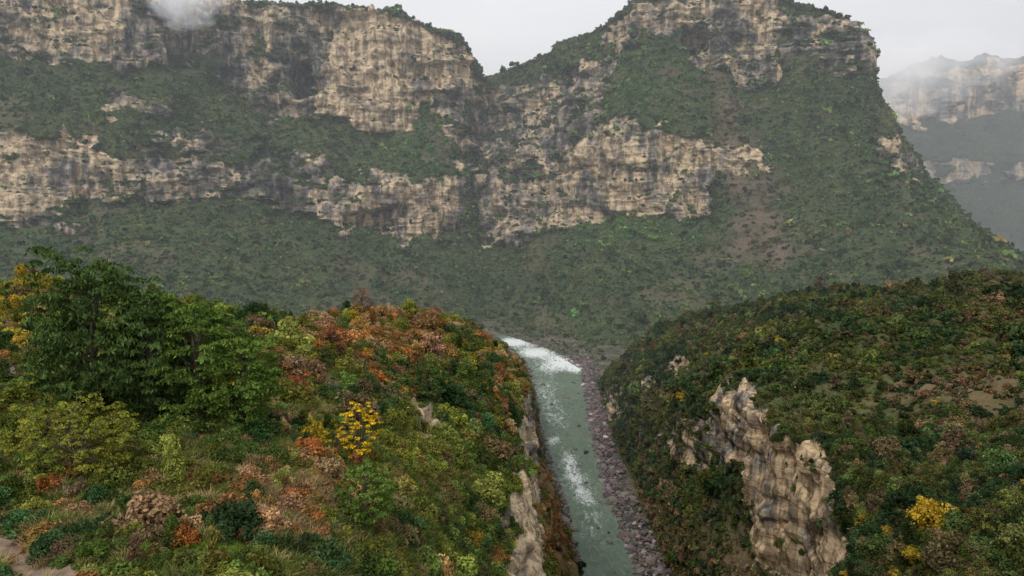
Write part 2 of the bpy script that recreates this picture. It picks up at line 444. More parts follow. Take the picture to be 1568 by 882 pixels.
zone = gz(*proj(p), [(640,225,50,45,1),(1000,130,60,60,.8),(950,350,130,22,.9),(600,380,30,8,.8)])
gcol = gcol*(1+zone[:, None]*np.array([.1, .5, .1]))
scatter('mountain_forest', p-np.array([0, 0, 1.5]), r.lognormal(1.24, .45, N), gcol, far_c, 5)

# =================================================================== DISTANT RIDGE (right)
D = np.array([(1200, 60), (1340, 118), (1400, 98), (1440, 84), (1480, 96), (1530, 84), (1568, 80), (1700, 70), (1950, 60)], float)
pc = np.linspace(1200, 1950, 500)
cr = np.interp(pc, D[:, 0], D[:, 1])
B = [P(pc, 560, 3000.+0*pc), P(pc, 285, 3500+0*pc), P(pc, 245, 3520+0*pc), P(pc, 182, 3850+0*pc), P(pc, cr+26, 3900+0*pc), P(pc, cr, 4000+0*pc), P(pc, cr+30, 4600+0*pc)]
rows = []
for k, s in enumerate([60, 40, 60, 60, 20, 10]):
    for t in np.arange(s)/s: rows.append(B[k]*(1-t)+B[k+1]*t)
rows.append(B[-1]); V2 = np.array(rows)
qx2, qy2 = proj(V2); qy2 = qy2+fbm(V2/150., 3)*14; cr2 = np.interp(qx2, pc, cr)
rk2 = sstep(cr2+8, cr2+20, qy2)*(1-sstep(176, 188, qy2))+sstep(243, 248, qy2)*(1-sstep(270, 286, qy2))*.85
rk2 = np.clip(rk2-.6*sstep(.0, .45, fbm(V2/np.array([130., 130., 60.]), 4)), 0, 1)
n2 = gridnormals(V2); 
if n2[50, 200, 1] > 0: n2 = -n2
V2 = V2+n2*((step_noise(V2, 130., 500., 10, 3)*22+ridged(V2/np.array([220., 220., 400.]), 4)*25)*rk2+(1-rk2)*fbm(V2/250., 4)*60)[..., None]
farM2 = terrain_mat('distant_ridge_rock', 34.0, (0.05, 0.065, 0.04), (0.07, 0.08, 0.045))
make_obj('distant_ridge', V2.reshape(-1, 3), gridfaces(*V2.shape[:2]), farM2, True,
         {'rock': rk2.ravel(), 'tone': np.full(rk2.size, .78), 'brown': np.zeros(rk2.size)})

# =================================================================== LEFT HILL
C = np.array([
 [P(-500,1150,30), P(0,1150,30), P(300,1150,31), P(550,1150,38), P(690,1150,60), P(785,1150,80), W(30,95,-150), W(78,100,-254)],
 [P(-500,900,46), P(0,890,48), P(300,885,50), P(520,885,60), P(690,885,90), P(784,885,118), W(14,140,-150), W(68,150,-254)],
 [P(-500,760,62), P(0,750,64), P(300,740,68), P(520,740,80), P(680,740,120), P(788,745,165), W(12,200,-160), W(62,220,-254)],
 [P(-500,640,82), P(0,630,85), P(300,620,92), P(500,620,110), P(650,625,150), P(798,645,220), W(12,270,-165), W(56,300,-254)],
 [P(-500,550,115), P(0,542,120), P(300,542,125), P(480,550,140), P(640,552,190), P(796,600,300), W(12,350,-168), W(48,390,-254)],
 [P(-500,482,150), P(0,480,160), P(250,500,165), P(450,510,190), P(632,518,240), P(764,546,380), W(12,440,-175), W(44,480,-254)],
 [P(-500,440,190), P(0,450,200), P(250,478,210), P(450,490,230), P(630,492,280), P(726,506,400), W(6,520,-175), W(38,560,-254)],
 [W(-250,300,-50), W(-150,300,-55), W(-110,320,-62), W(-80,340,-72), W(-50,400,-95), P(770,538,600), W(10,660,-190), W(30,720,-254)],
 [W(-300,500,-150), W(-200,520,-150), W(-150,560,-160), W(-120,600,-165), W(-60,650,-170), P(804,572,800), W(20,830,-215), W(26,860,-254)],
 [W(-400,900,-254), W(-300,900,-254), W(-200,900,-254), W(-120,930,-254), W(-60,960,-252), W(5,1000,-248), W(22,990,-251), W(25,980,-254)],
])
VL = loft(C, [30, 40, 45, 45, 45, 45, 50, 40, 20], [30, 50, 60, 70, 80, 110, 60])
NL = gridnormals(VL)
if NL[60, 100, 2] < 0: NL = -NL
px, py = proj(VL)
wob = fbm(VL/6., 3)*9; wob2 = fbm(VL/6.+30, 3)*9
qx, qy = px+wob, py+wob2
dist = np.linalg.norm(VL, axis=-1)
rockL = np.zeros(px.shape); toneL = np.full(px.shape, .5)
for pl, t, s in [([(618,635),(640,628),(668,632),(678,655),(665,690),(648,690),(625,665)], .7, 1),
                 ([(782,725),(812,715),(814,920),(758,920),(770,850),(778,790)], .95, 1.1),
                 ([(752,775),(785,750),(790,800),(756,835)], .7, .85),
                 ([(790,600),(814,600),(814,720),(792,705)], .6, .95),
                 ([(745,560),(765,555),(768,585),(748,590)], .5, .7),
                 ([(0,575),(22,575),(22,612),(0,612)], .5, .8)]:
    m = polymask(qx, qy, pl, 5)*s*(dist < 420); toneL = np.where(m > rockL, t, toneL); rockL = np.maximum(rockL, m)
steep = 1-sstep(.25, .6, NL[..., 2])
rockL = np.maximum(rockL, steep*0.75*sstep(.1, .5, fbm(VL/np.array([18., 18., 40.])+3, 3))*sstep(785, 800, px))
rockL = np.clip(rockL, 0, 1)
d = fbm(VL/28., 4)*3.4*np.clip(dist/140, .25, 1.6)+fbm(VL/5., 2)*.35
stl = noise(np.stack([VL[..., 0]/60., VL[..., 1]/60., (VL[..., 2]+noise(VL/20.)*3)/4.], -1))
dR = step_noise(VL, 9., 26., 1.5, 4)*1.4+step_noise(VL, 3.5, 8., .6, 4, 30)*.6+np.clip(stl*4, -1, 1)*.9+fbm(VL/3., 3)*.35
rkl = sstep(.2, .6, rockL)
VL = VL+NL*(d*(1-rkl)+(dR+1.2)*rkl)[..., None]
pathm = polymask(px+wob*.3, py+wob2*.3, [(-60,790),(10,795),(50,825),(85,866),(170,858),(180,905),(40,915),(-5,865),(-60,845)], 5)
br_z = [(450,580,42,34,1),(585,530,70,32,1),(540,495,90,16,.8),(670,496,60,14,1),(440,760,85,42,.8),(510,780,60,35,.7),(640,560,60,50,.35),(310,800,150,40,.5),(150,760,120,40,.35),(860,760,45,120,1.2),(775,560,30,60,.6),(480,700,60,40,.35)]
brownL = np.clip(gz(qx, qy, br_z)+.3*sstep(.1, .5, fbm(VL/14.+9, 3)), 0, 1)
brownL = np.maximum(brownL, pathm)
hillM = terrain_mat('hillside_soil_and_grass', 2.4, (0.065, 0.078, 0.024), (0.14, 0.135, 0.045), rock_l=(0.50, 0.385, 0.245), dirt=(0.22, 0.14, 0.07))
nr, nc = VL.shape[:2]
left = make_obj('left_hillside', VL.reshape(-1, 3), gridfaces(nr, nc), hillM, True,
         {'rock': rockL.ravel(), 'tone': toneL.ravel(), 'brown': brownL.ravel()})
fc = gridfaces(nr, nc); pm = pathm.ravel()[fc].min(1) > .5
if pm.sum() > 4:
    f2 = fc[pm]; u, inv = np.unique(f2, return_inverse=True)
    n = NT('dirt_path'); c = n.noise(1.2, 6)
    n.bsdf(n.ramp(c, [(.3, (.16, .11, .075)), (.7, (.30, .215, .15))]), .95, c, .15)
    make_obj('footpath', VL.reshape(-1, 3)[u]+np.array([0, 0, .05]), inv.reshape(-1, 4), n.m)

def clr_left(p, r):
    n = len(p); x, y = proj(p)
    c = jit(r, (0.088, 0.122, 0.030), n, .32)
    nz = fbm(p/16.+50, 3); s = r.uniform(size=n)
    m = (nz+.5*(s-.5)) > .10; c[m] = jit(r, (0.165, 0.175, 0.036), m.sum(), .28)
    m = (nz+.5*(s-.5)) < -.30; c[m] = jit(r, (0.048, 0.088, 0.032), m.sum(), .3)
    m = r.uniform(size=n) < .08; c[m] = jit(r, (0.17, 0.12, 0.06), m.sum(), .25)
    b = gz(x, y, br_z)+.2*sstep(.12, .6, fbm(p/12.+19, 2)); s = r.uniform(size=n)
    m = s < b*.8; c[m] = jit(r, (0.27, 0.15, 0.055), m.sum(), .28)
    m2 = m & (r.uniform(size=n) < .38); c[m2] = jit(r, (0.35, 0.24, 0.12), m2.sum(), .2)
    m2 = m & (r.uniform(size=n) < .14); c[m2] = jit(r, (0.37, 0.16, 0.045), m2.sum(), .22)
    yz = gz(x, y, [(20,465,50,45,.5),(480,672,35,20,.5),(700,640,60,80,.04),(110,640,90,30,.15),(30,510,40,30,.3),(500,600,300,160,.02)])
    m = r.uniform(size=n) < yz; c[m] = jit(r, (0.40, 0.30, 0.04), m.sum(), .22)
    return c
vis = (px > -120)*(px < 950)*(py > 380)*(py < 1000)
dd = np.linalg.norm(VL, axis=-1)
clear = gz(px, py, [(320,855,85,24,1.3)])
dens = vis*(1-.99*rkl)*(1-pathm)*np.clip(1-clear, 0.03, 1)
r = np.random.default_rng(5)
p, i, j = sample(VL, dens*(dd < 320)/np.clip(dd, 50, 320)**.8*(1-.5*brownL*(px > 812)), 11000, 31); 
s = r.lognormal(0, .42, len(p))*1.0*np.clip(np.linalg.norm(p, axis=1)/120, .7, 1.5)
scatter('hillside_shrubs', p-np.array([0, 0, .15]), s, clr_left(p, r), near_c, 6, tallp=.05)
p, i, j = sample(VL, dens*(dd < 135)*(fbm(VL/7.+61, 2) > -.12), 4600, 36)
s = r.lognormal(-.2, .42, len(p))
scatter('foreground_shrubs', p-np.array([0, 0, .15]), s, clr_left(p, r), near_c, 6, tallp=.03)
p, i, j = sample(VL, dens*(dd > 150), 10000, 32)
s = r.lognormal(0, .36, len(p))*np.clip(np.linalg.norm(p, axis=1)/200, 1.1, 2.3)
scatter('gorge_shrubs', p-np.array([0, 0, .3]), s, clr_left(p, r), mid_c, 6, tallp=.05)
dens = vis*(1-rkl)*(1-.95*pathm)*(dd < 160)/np.clip(dd, 30, 190)
p, i, j = sample(VL, dens, 24000, 33)
c = clr_left(p, r); b = brownL[i, j]; m = r.uniform(size=len(p)) < .25+.7*b
c[m] = jit(r, (0.34, 0.25, 0.12), m.sum(), .3); m = ~m; c[m] = jit(r, (0.14, 0.175, 0.04), m.sum(), .3)
cl = gz(*proj(p), [(320,855,95,26,1.2)]); c[cl > .4] = jit(r, (0.17, 0.25, 0.04), (cl > .4).sum(), .2)
s = r.uniform(.5, 1.1, len(p))*np.where(cl > .4, .4, 1)
scatter('wild_grass', p, s, c, grass_c, 4)

# =================================================================== RIGHT HILL
C = np.array([
 [W(88,120,-254), W(96,120,-135), W(102,120,-88), W(120,120,-72), W(200,120,-60), W(600,120,-30)],
 [W(90,220,-254), P(1250,1080,236), P(1290,882,222), P(1400,855,190), P(1568,840,165), W(600,180,-35)],
 [W(98,300,-254), P(1190,940,290), P(1246,698,262), P(1400,700,240), P(1568,690,220), W(650,230,-35)],
 [W(104,390,-254), P(1118,810,350), P(1166,642,305), P(1350,615,310), P(1568,595,290), W(700,320,-35)],
 [W(107,500,-254), P(1058,760,450), P(1110,624,400), P(1300,552,420), P(1568,520,400), W(800,400,-35)],
 [W(106,620,-254), P(1012,695,590), P(1050,606,540), P(1250,504,520), P(1568,467,480), W(900,480,-40)],
 [W(106,760,-254), P(955,650,740), P(1005,575,670), P(1175,474,640), P(1568,438,570), W(1000,570,-40)],
 [W(108,930,-254), P(925,597,900), P(952,552,850), P(1095,478,770), P(1350,472,700), P(1900,438,700)],
 [W(118,1060,-254), W(150,1060,-252), W(200,1060,-244), W(300,1000,-210), W(560,900,-165), W(1100,900,-120)],
])
VR = loft(C, [20, 50, 60, 60, 60, 60, 60, 40], [110, 150, 110, 110, 60])
NR = gridnormals(VR)
if NR[200, 300, 2] < 0: NR = -NR
px, py = proj(VR)
wob = fbm(VR/10., 4)*15; wob2 = fbm(VR/10.+30, 4)*15
qx, qy = px+wob, py+wob2
rockR = np.zeros(px.shape); toneR = np.full(px.shape, .45)
for pl, t, s in [([(1165,700),(1195,668),(1240,680),(1282,700),(1305,930),(1235,915),(1180,865),(1150,790)], .98, 1.3),
                 ([(1100,600),(1150,598),(1188,650),(1190,800),(1140,770),(1104,695)], .72, 1.2),
                 ([(1005,650),(1055,635),(1110,635),(1122,705),(1060,725),(1020,700)], .55, .9),
                 ([(1025,545),(1052,540),(1058,566),(1025,568)], .8, .85), ([(1092,512),(1118,512),(1120,540),(1095,540)], .7, .8),
                 ([(915,600),(945,590),(955,650),(925,650)], .5, .9), ([(980,580),(1010,575),(1010,605),(985,605)], .5, .7)]:
    m = polymask(qx, qy, pl, 6)*s; toneR = np.where(m > rockR, t, toneR); rockR = np.maximum(rockR, m)
rockR = rockR-.5*sstep(.08, .48, fbm(VR/np.array([13., 13., 8.])+71, 4))*np.where(toneR > .8, .7, 1)
rockR = np.clip(rockR, 0, 1)
steep = 1-sstep(.2, .6, NR[..., 2])
rockR = np.maximum(rockR, steep*.42*sstep(0., .4, fbm(VR/np.array([25., 25., 40.])+3, 3)))
rkr = sstep(.3, .6, rockR)
base = fbm(VR/70., 4)*9*sstep(0, 60, VR[..., 2]+254)
d = base+ridged(VR/45.+4, 3)*3+fbm(VR/9., 2)*.8
stl = noise(np.stack([VR[..., 0]/90., VR[..., 1]/90., (VR[..., 2]+noise(VR/30.)*5)/6.], -1))
dR = base+step_noise(VR, 14., 75., 2.5, 4)*2.0+step_noise(VR, 5., 15., 1., 4, 30)*.9+np.clip(stl*4, -1, 1)*1.0+fbm(VR/5., 3)*.6
VR = VR+NR*(d*(1-rkr)+dR*rkr)[..., None]
br_r = [(1450,600,110,22,.6),(1500,650,110,25,.5),(1300,650,50,20,.4),(1540,580,60,20,.6),(1400,860,80,30,.4),(1150,850,70,50,.7),(1000,780,25,90,.7),(1550,470,60,20,.4),(1060,850,60,60,.4),(1480,720,120,20,.35)]
brownR = np.clip(gz(qx, qy, br_r)+.25*sstep(.1, .5, fbm(VR/30.+9, 3)), 0, 1)
hillM2 = terrain_mat('right_hill_soil_and_scrub', 4.0, (0.05, 0.064, 0.024), (0.092, 0.10, 0.038), rock_l=(0.54, 0.40, 0.245), dirt=(0.15, 0.11, 0.06))
make_obj('right_hillside', VR.reshape(-1, 3), gridfaces(*VR.shape[:2]), hillM2, True,
         {'rock': rockR.ravel(), 'tone': toneR.ravel(), 'brown': brownR.ravel()})
vis = (px > 850)*(px < 1680)*(py > 380)*(py < 980)*(VR[..., 2] > -247)
dd = np.linalg.norm(VR, axis=-1)
def clr_right(p, r):
    n = len(p); x, y = proj(p)
    c = jit(r, (0.064, 0.088, 0.028), n, .32)
    nz = fbm(p/40.+50, 3); s = r.uniform(size=n)
    m = (nz+.5*(s-.5)) > .15; c[m] = jit(r, (0.112, 0.122, 0.035), m.sum(), .3)
    m = (nz+.5*(s-.5)) < -.25; c[m] = jit(r, (0.040, 0.066, 0.028), m.sum(), .3)
    m = r.uniform(size=n) < .08; c[m] = jit(r, (0.13, 0.10, 0.055), m.sum(), .25)
    b = gz(x, y, br_r)+.16*sstep(.1, .6, fbm(p/25.+19, 2))
    m = r.uniform(size=n) < b*.85; c[m] = jit(r, (0.18, 0.125, 0.062), m.sum(), .26)
    m = r.uniform(size=n) < gz(x, y, [(1218,598,10,10,.8),(1038,605,10,8,.7),(1420,795,22,14,.7),(1360,870,80,25,.12),(1500,860,60,25,.1),(1300,700,200,150,.008)])
    c[m] = jit(r, (0.38, 0.27, 0.035), m.sum(), .25)
    return c
dens = vis*(1-.99*rkr)
r = np.random.default_rng(6)
p, i, j = sample(VR, dens*(dd < 330), 9000, 41)
s = r.lognormal(0, .45, len(p))*1.45
scatter('right_hill_shrubs', p-np.array([0, 0, .2]), s, clr_right(p, r), near_c, 6, tallp=.08)
p, i, j = sample(VR, dens/np.clip(dd, 200, 900)**.5, 28000, 42)
s = r.lognormal(0, .45, len(p))*np.clip(np.linalg.norm(p, axis=1)/240, 1.1, 2.4)
scatter('right_hill_thicket', p-np.array([0, 0, .3]), s, clr_right(p, r), mid_c, 6, tallp=.08)

# =================================================================== RIVER
Le = [(905,980),(890,882),(878,830),(865,770),(845,720),(826,650),(820,600),(812,568),(772,522),(735,502),(690,492)]
Re = [(1000,980),(978,882),(968,850),(950,800),(926,740),(905,650),(898,600),(892,565),(850,540),(775,514),(700,500)]
Lw = np.array([PZ(*a) for a in Le]); Rw = np.array([PZ(*a) for a in Re])
Lw = np.vstack([[44, 60, ZR], [45, 250, ZR], Lw]); Rw = np.vstack([[84, 60, ZR], [86, 250, ZR], Rw])
CC = np.stack([Lw, Rw], 1)
RV = pchip_axis(CC, [20, 20]+[60]*(len(CC)-3))
t = np.linspace(-0.02, 1.02, 70)[None, :, None]
RV = RV[:, :1]*(1-t)+RV[:, 1:]*t
edge_n = fbm(RV/16., 3)*4.5
tt = np.linspace(-1, 1, 70)[None]; RV[..., 0] += edge_n*np.abs(tt)**3
px, py = proj(RV)
foam = gz(px, py, [(785,524,28,7,1.25),(820,540,28,9,1.2),(868,551,26,8,1.1),(885,565,14,6,1.0),(850,562,32,10,.75),(835,600,20,25,.45),(850,640,25,20,.45),(848,675,12,8,.65),(870,700,16,14,.55),(882,732,18,12,.72),(890,752,18,10,.68),(872,715,12,14,.5),(900,765,18,8,.5),(905,800,25,30,.3)])
RV[..., 2] += fbm(RV/3.5, 3)*.28*(1+2.5*foam)
n = NT('river_water'); fo = n.attr('foam')
w1 = n.noise(.13, 6, .65, (1.6, .6, 1), dist=1.2); w2 = n.noise(.35, 6, .8, (1.5, .7, 1), dist=1.0)
fm = n.math('ADD', n.math('MULTIPLY', fo, .34), n.math('MULTIPLY', w1, .6)); fm = n.math('ADD', fm, n.math('MULTIPLY', w2, .95))
ff = n.math('MINIMUM', n.math('MAXIMUM', n.math('MULTIPLY_ADD', fm, 6.0, -5.45), 0.0), 1.0)
wc = n.mix(n.ramp(w1, [(.35, 0.0), (.65, 1.0)]), (0.10, 0.15, 0.105), (0.18, 0.235, 0.17))
b = n.bsdf(n.mix(ff, wc, (.76, .80, .78)), .25, w2, .7, .9, .3)
n.l(n.math('MULTIPLY_ADD', ff, .5, .3), b.inputs['Roughness'])
make_obj('river', RV.reshape(-1, 3), gridfaces(*RV.shape[:2]), n.m, True, {'foam': foam.ravel()})
n = NT('gravel_bank'); g1 = n.noise(.035, 6, .65); g2 = n.noise(.5, 5, .7)
gc = n.mix(n.ramp(g1, [(.44, 0.0), (.54, 1.0)]), (0.17, 0.135, 0.105), (0.07, 0.085, 0.04))
gc = n.mix(1.0, gc, n.ramp(g2, [(.3, .45), (.7, 1.4)]), 'MULTIPLY'); n.bsdf(gc, .95, g2, 1.0)
gx, gy = np.meshgrid(np.concatenate([[-9000, -3000], np.linspace(-500, 700, 260), [3000, 9000]]), np.concatenate([[-3000, -500], np.linspace(0, 1700, 360), [4000, 12000]]))
G = np.stack([gx, gy, 0*gx+ZR-.9], -1); inn = (np.abs(gx) < 800)*(gy > 0)*(gy < 1700)
G[..., 2] += inn*fbm(G/12., 3)*.5
make_obj('valley_floor', G.reshape(-1, 3), gridfaces(*G.shape[:2]), n.m)
n = NT('boulder_rock'); bn = n.noise(1.2, 4, .65); tc = n.attr('tint', 'INSTANCER', 'Color')
n.bsdf(n.mix(1.0, tc, n.ramp(bn, [(.3, .5), (.7, 1.3)]), 'MULTIPLY'), .9)
bm_obs = []
for k in range(5):
    bpy.ops.mesh.primitive_ico_sphere_add(subdivisions=3, radius=1); o = bpy.context.object
    co = np.array([v.co[:] for v in o.data.vertices]); q = co+k*7.7
    rr = np.random.default_rng(k)
    for _ in range(9):
        nn = unit(rr, 1)[0]; dcut = rr.uniform(.45, .8); s = co@nn; over = np.maximum(s-dcut, 0); co = co-over[:, None]*nn
    co = co*(1+.12*fbm(q*1.5, 3))[:, None]*np.array([1, rr.uniform(.7, 1), rr.uniform(.55, .8)])
    fcs = np.array([f.vertices[:] for f in o.data.polygons]); bpy.data.objects.remove(o)
    bm_obs.append(make_obj('boulder_%d' % k, co, fcs, n.m, False, None, link=False))
bould = coll('boulder_shapes', bm_obs)
r = np.random.default_rng(9)
yy = r.uniform(380, 1150, 6500); Rx = np.interp(yy, Rw[:, 1], Rw[:, 0]); Lx = np.interp(yy, Lw[:, 1], Lw[:, 0])
wid = np.interp(yy, [380, 500, 800, 1000, 1150], [26, 25, 22, 22, 40])
side = r.uniform(size=len(yy)) < .14
off = np.where(side, r.normal(0, 2.5, len(yy)), r.beta(1.1, 1.4, len(yy))*wid-3.5)
xx = np.where(side, Lx-off*0.6, Rx+off)
inr = r.uniform(size=len(yy)) < .018; xx = np.where(inr, Lx+(Rx-Lx)*r.uniform(.1, .9, len(yy)), xx)
s = r.lognormal(0, .58, len(yy)); s = np.clip(s, .3, 4.6)
p = np.stack([xx, yy, ZR+r.uniform(-.5, .4, len(yy))+np.clip(off-6, 0, 30)*.12*(~side)], 1)
c = jit(r, (0.165, 0.145, 0.14), len(p), .45); m = r.uniform(size=len(p)) < .35; c[m] = jit(r, (0.18, 0.13, 0.12), m.sum(), .3)
scatter('river_boulders', p, s, c, bould, 5)
p2 = np.stack([r.uniform(-40, 190, 900), r.uniform(1080, 1330, 900), np.full(900, ZR-.2)], 1)
lx = np.interp(p2[:, 1], Rw[:, 1], Rw[:, 0]); p2 = p2[p2[:, 0] > lx]
scatter('shore_rocks', p2, r.lognormal(0, .5, len(p2))*1.3, jit(r, (0.17, 0.14, 0.12), len(p2), .3), bould, 5)
p3 = np.stack([r.uniform(-120, 220, 1600), r.uniform(1100, 1480, 1600), np.full(1600, ZR-.6)], 1)
p3 = p3[(p3[:, 0] > np.interp(p3[:, 1], Rw[:, 1], Rw[:, 0])+14) & (fbm(p3/40., 2) > -.12)]
scatter('shore_scrub', p3, r.lognormal(.7, .45, len(p3)), jit(r, (0.075, 0.11, 0.036), len(p3), .35), far_c, 5)

# =================================================================== NAMED TREES
barkN = NT('tree_bark'); bb = barkN.noise(3.0, 4, .6, (1, 1, .25)); barkN.bsdf(barkN.ramp(bb, [(.3, (.05, .04, .03)), (.7, (.16, .13, .1))]), .9, bb, .05); bark = barkN.m
def tube(path, r0, r1, ns=7):
    path = np.array(path); n = len(path); V = []; 
    for k in range(n):
        t = path[min(k+1, n-1)]-path[max(k-1, 0)]; t /= np.linalg.norm(t)+1e-9
        a = np.cross(t, [0.3, .9, .1]); a /= np.linalg.norm(a); b = np.cross(t, a)
        rad = r0+(r1-r0)*k/(n-1); an = np.arange(ns)*2*math.pi/ns
        V.append(path[k]+rad*(np.cos(an)[:, None]*a+np.sin(an)[:, None]*b))
    V = np.array(V).reshape(-1, 3); Fq = []
    for k in range(n-1):
        for s in range(ns): Fq.append([k*ns+s, k*ns+(s+1) % ns, (k+1)*ns+(s+1) % ns, (k+1)*ns+s])
    return V, np.array(Fq)
def tree(name, base, H, R, mat, seed, L=.45, Wd=.14, ncl=150, per=60, droop=.6, low=.06, clr=.9):
    r = np.random.default_rng(seed); Vs = []; Fs = []; off = 0
    def add(vf):
        nonlocal off
        Vs.append(vf[0]); Fs.append(vf[1]+off); off += len(vf[0])
    k = np.linspace(0, 1, 9); lead = np.stack([r.normal(0, .02, 9).cumsum()*H*.5*k, r.normal(0, .02, 9).cumsum()*H*.5*k, k*H*.88], 1)
    add(tube(lead, H*.018+.04, .03))
    u = unit(r, ncl*2); rho = (.5+.5*r.uniform(size=ncl*2)**.5)*(1+.45*noise(u*1.9+seed*3.1))
    ends = np.array([0, 0, H*.5])+u*np.array([R, R, H*.48])*rho[:, None]
    ends = ends[ends[:, 2] > H*low][:ncl]
    for e in ends[:36]:
        h = np.clip(e[2]/H-.22, .08, .85); st = np.array([np.interp(h, k, lead[:, a]) for a in range(3)])
        ln = np.linalg.norm(e-st); m1 = st+(e-st)*.35+np.array([0, 0, ln*.10])+r.normal(0, .04*ln, 3); m2 = st+(e-st)*.7+np.array([0, 0, ln*.10])+r.normal(0, .04*ln, 3)
        add(tube([st, m1, m2, e], max(.04, H*.008), .012, 5))
    wood = make_obj('trunk_and_limbs', np.vstack(Vs), np.vstack(Fs), bark)
    ctr = np.array([0, 0, H*.45]); cs = []; os = []; lc = []
    for c in ends:
        q = unit(r, per); q[:, 2] = np.abs(q[:, 2])*r.uniform(-.2, 1, per)
        cr = clr*r.uniform(.6, 1.25); rad = r.uniform(.2, 1.05, per)
        pt = c+q*cr*np.array([1, 1, .55])*rad[:, None]; pt[:, 2] -= cr*.45*rad**2*min(1, droop)
        cs.append(pt); os.append(q+.3*(c-ctr)/R); lc.append(np.full(per, r.normal(0, .14)))
    V, Fc, lv = leaves(r, np.concatenate(cs), np.concatenate(os), L, Wd, droop)
    lf = make_obj('leaf_crown', V, Fc, mat, False, {'lv': np.clip(lv+np.repeat(np.concatenate(lc), 4), 0, 1)})
    e = bpy.data.objects.new(name, None); scene.collection.objects.link(e); e.location = base
    wood.parent = e; lf.parent = e
    return e
fx, fy = proj(VL); dL = np.linalg.norm(VL, axis=-1)
def ground(x, y):
    q = (fx-x)**2+(fy-y)**2+np.where(dL > 420, 1e6, 0); k = np.unravel_index(np.argmin(q), q.shape); return VL[k].copy()
gM = leaf_mat('dark_green_leaves', [(0.058, 0.096, 0.028), (0.085, 0.132, 0.036)])
gM2 = leaf_mat('mid_green_leaves', [(0.095, 0.155, 0.030), (0.130, 0.195, 0.038)])
yM = leaf_mat('yellow_leaves', [(0.66, 0.45, 0.02), (0.56, 0.40, 0.03)])
ygM = leaf_mat('yellow_green_leaves', [(0.18, 0.21, 0.035), (0.26, 0.25, 0.04)])
rM = leaf_mat('russet_leaves', [(0.25, 0.09, 0.045), (0.32, 0.13, 0.055)])
def put(name, px_, pyb, pyt, halfw, mat, seed, **k):
    g = ground(px_, pyb); dep = g[1]*cT-g[2]*sT
    H = (pyb-pyt)*dep/F*1.02; R = halfw*dep/F
    g[2] -= .2
    return tree(name, tuple(g), H, R, mat, seed, **k)
put('broadleaf_tree', 150, 630, 378, 86, gM, 1, ncl=440, per=60, clr=1.15, L=.6, Wd=.2, droop=1.0)
put('broadleaf_tree', 235, 645, 430, 55, gM, 2, ncl=260, per=60, clr=1.05, L=.6, Wd=.2, droop=1.0)
put('broadleaf_tree', 305, 650, 448, 56, gM2, 3, ncl=260, per=60, clr=1.0, L=.5, Wd=.18, droop=.8)
put('broadleaf_tree', 372, 655, 498, 58, gM2, 4, ncl=260, per=60, clr=.95, L=.45, Wd=.17)
put('broadleaf_tree', 655, 618, 545, 28, gM, 5, ncl=130, per=50, clr=.8, L=.45, Wd=.2)
put('broadleaf_tree', 712, 536, 492, 20, gM, 15, ncl=90, per=50, clr=.9, L=.5, Wd=.25)
put('yellow_leaf_tree', 552, 708, 605, 32, yM, 6, ncl=95, per=34, clr=.45, L=.26, Wd=.18, droop=.2)
put('yellow_leaf_tree', 515, 700, 655, 30, yM, 16, ncl=60, per=24, clr=.4, L=.24, Wd=.15, droop=.2)
put('yellow_leaf_tree', 25, 505, 432, 45, ygM, 7, ncl=130, per=40, clr=.9, L=.4, Wd=.2, droop=.3)
put('yellow_leaf_tree', 608, 805, 775, 14, yM, 17, ncl=40, per=20, clr=.3, L=.2, Wd=.12, droop=.2)
put('russet_tree', 558, 498, 437, 16, rM, 8, ncl=80, per=40, clr=.7, L=.4, Wd=.25)
put('russet_tree', 512, 545, 490, 22, rM, 9, ncl=90, per=40, clr=.7, L=.35, Wd=.2)
put('russet_tree', 662, 500, 464, 15, rM, 10, ncl=70, per=40, clr=.7, L=.4, Wd=.25)
put('russet_tree', 455, 610, 565, 26, rM, 20, ncl=90, per=36, clr=.5, L=.28, Wd=.15, low=.03)
put('yellow_green_tree', 120, 725, 600, 90, ygM, 11, ncl=240, per=45, clr=.6, L=.28, Wd=.14, low=.05)
put('broadleaf_tree', 560, 805, 705, 45, gM2, 12, ncl=170, per=50, clr=.55, L=.3, Wd=.17, low=.05)

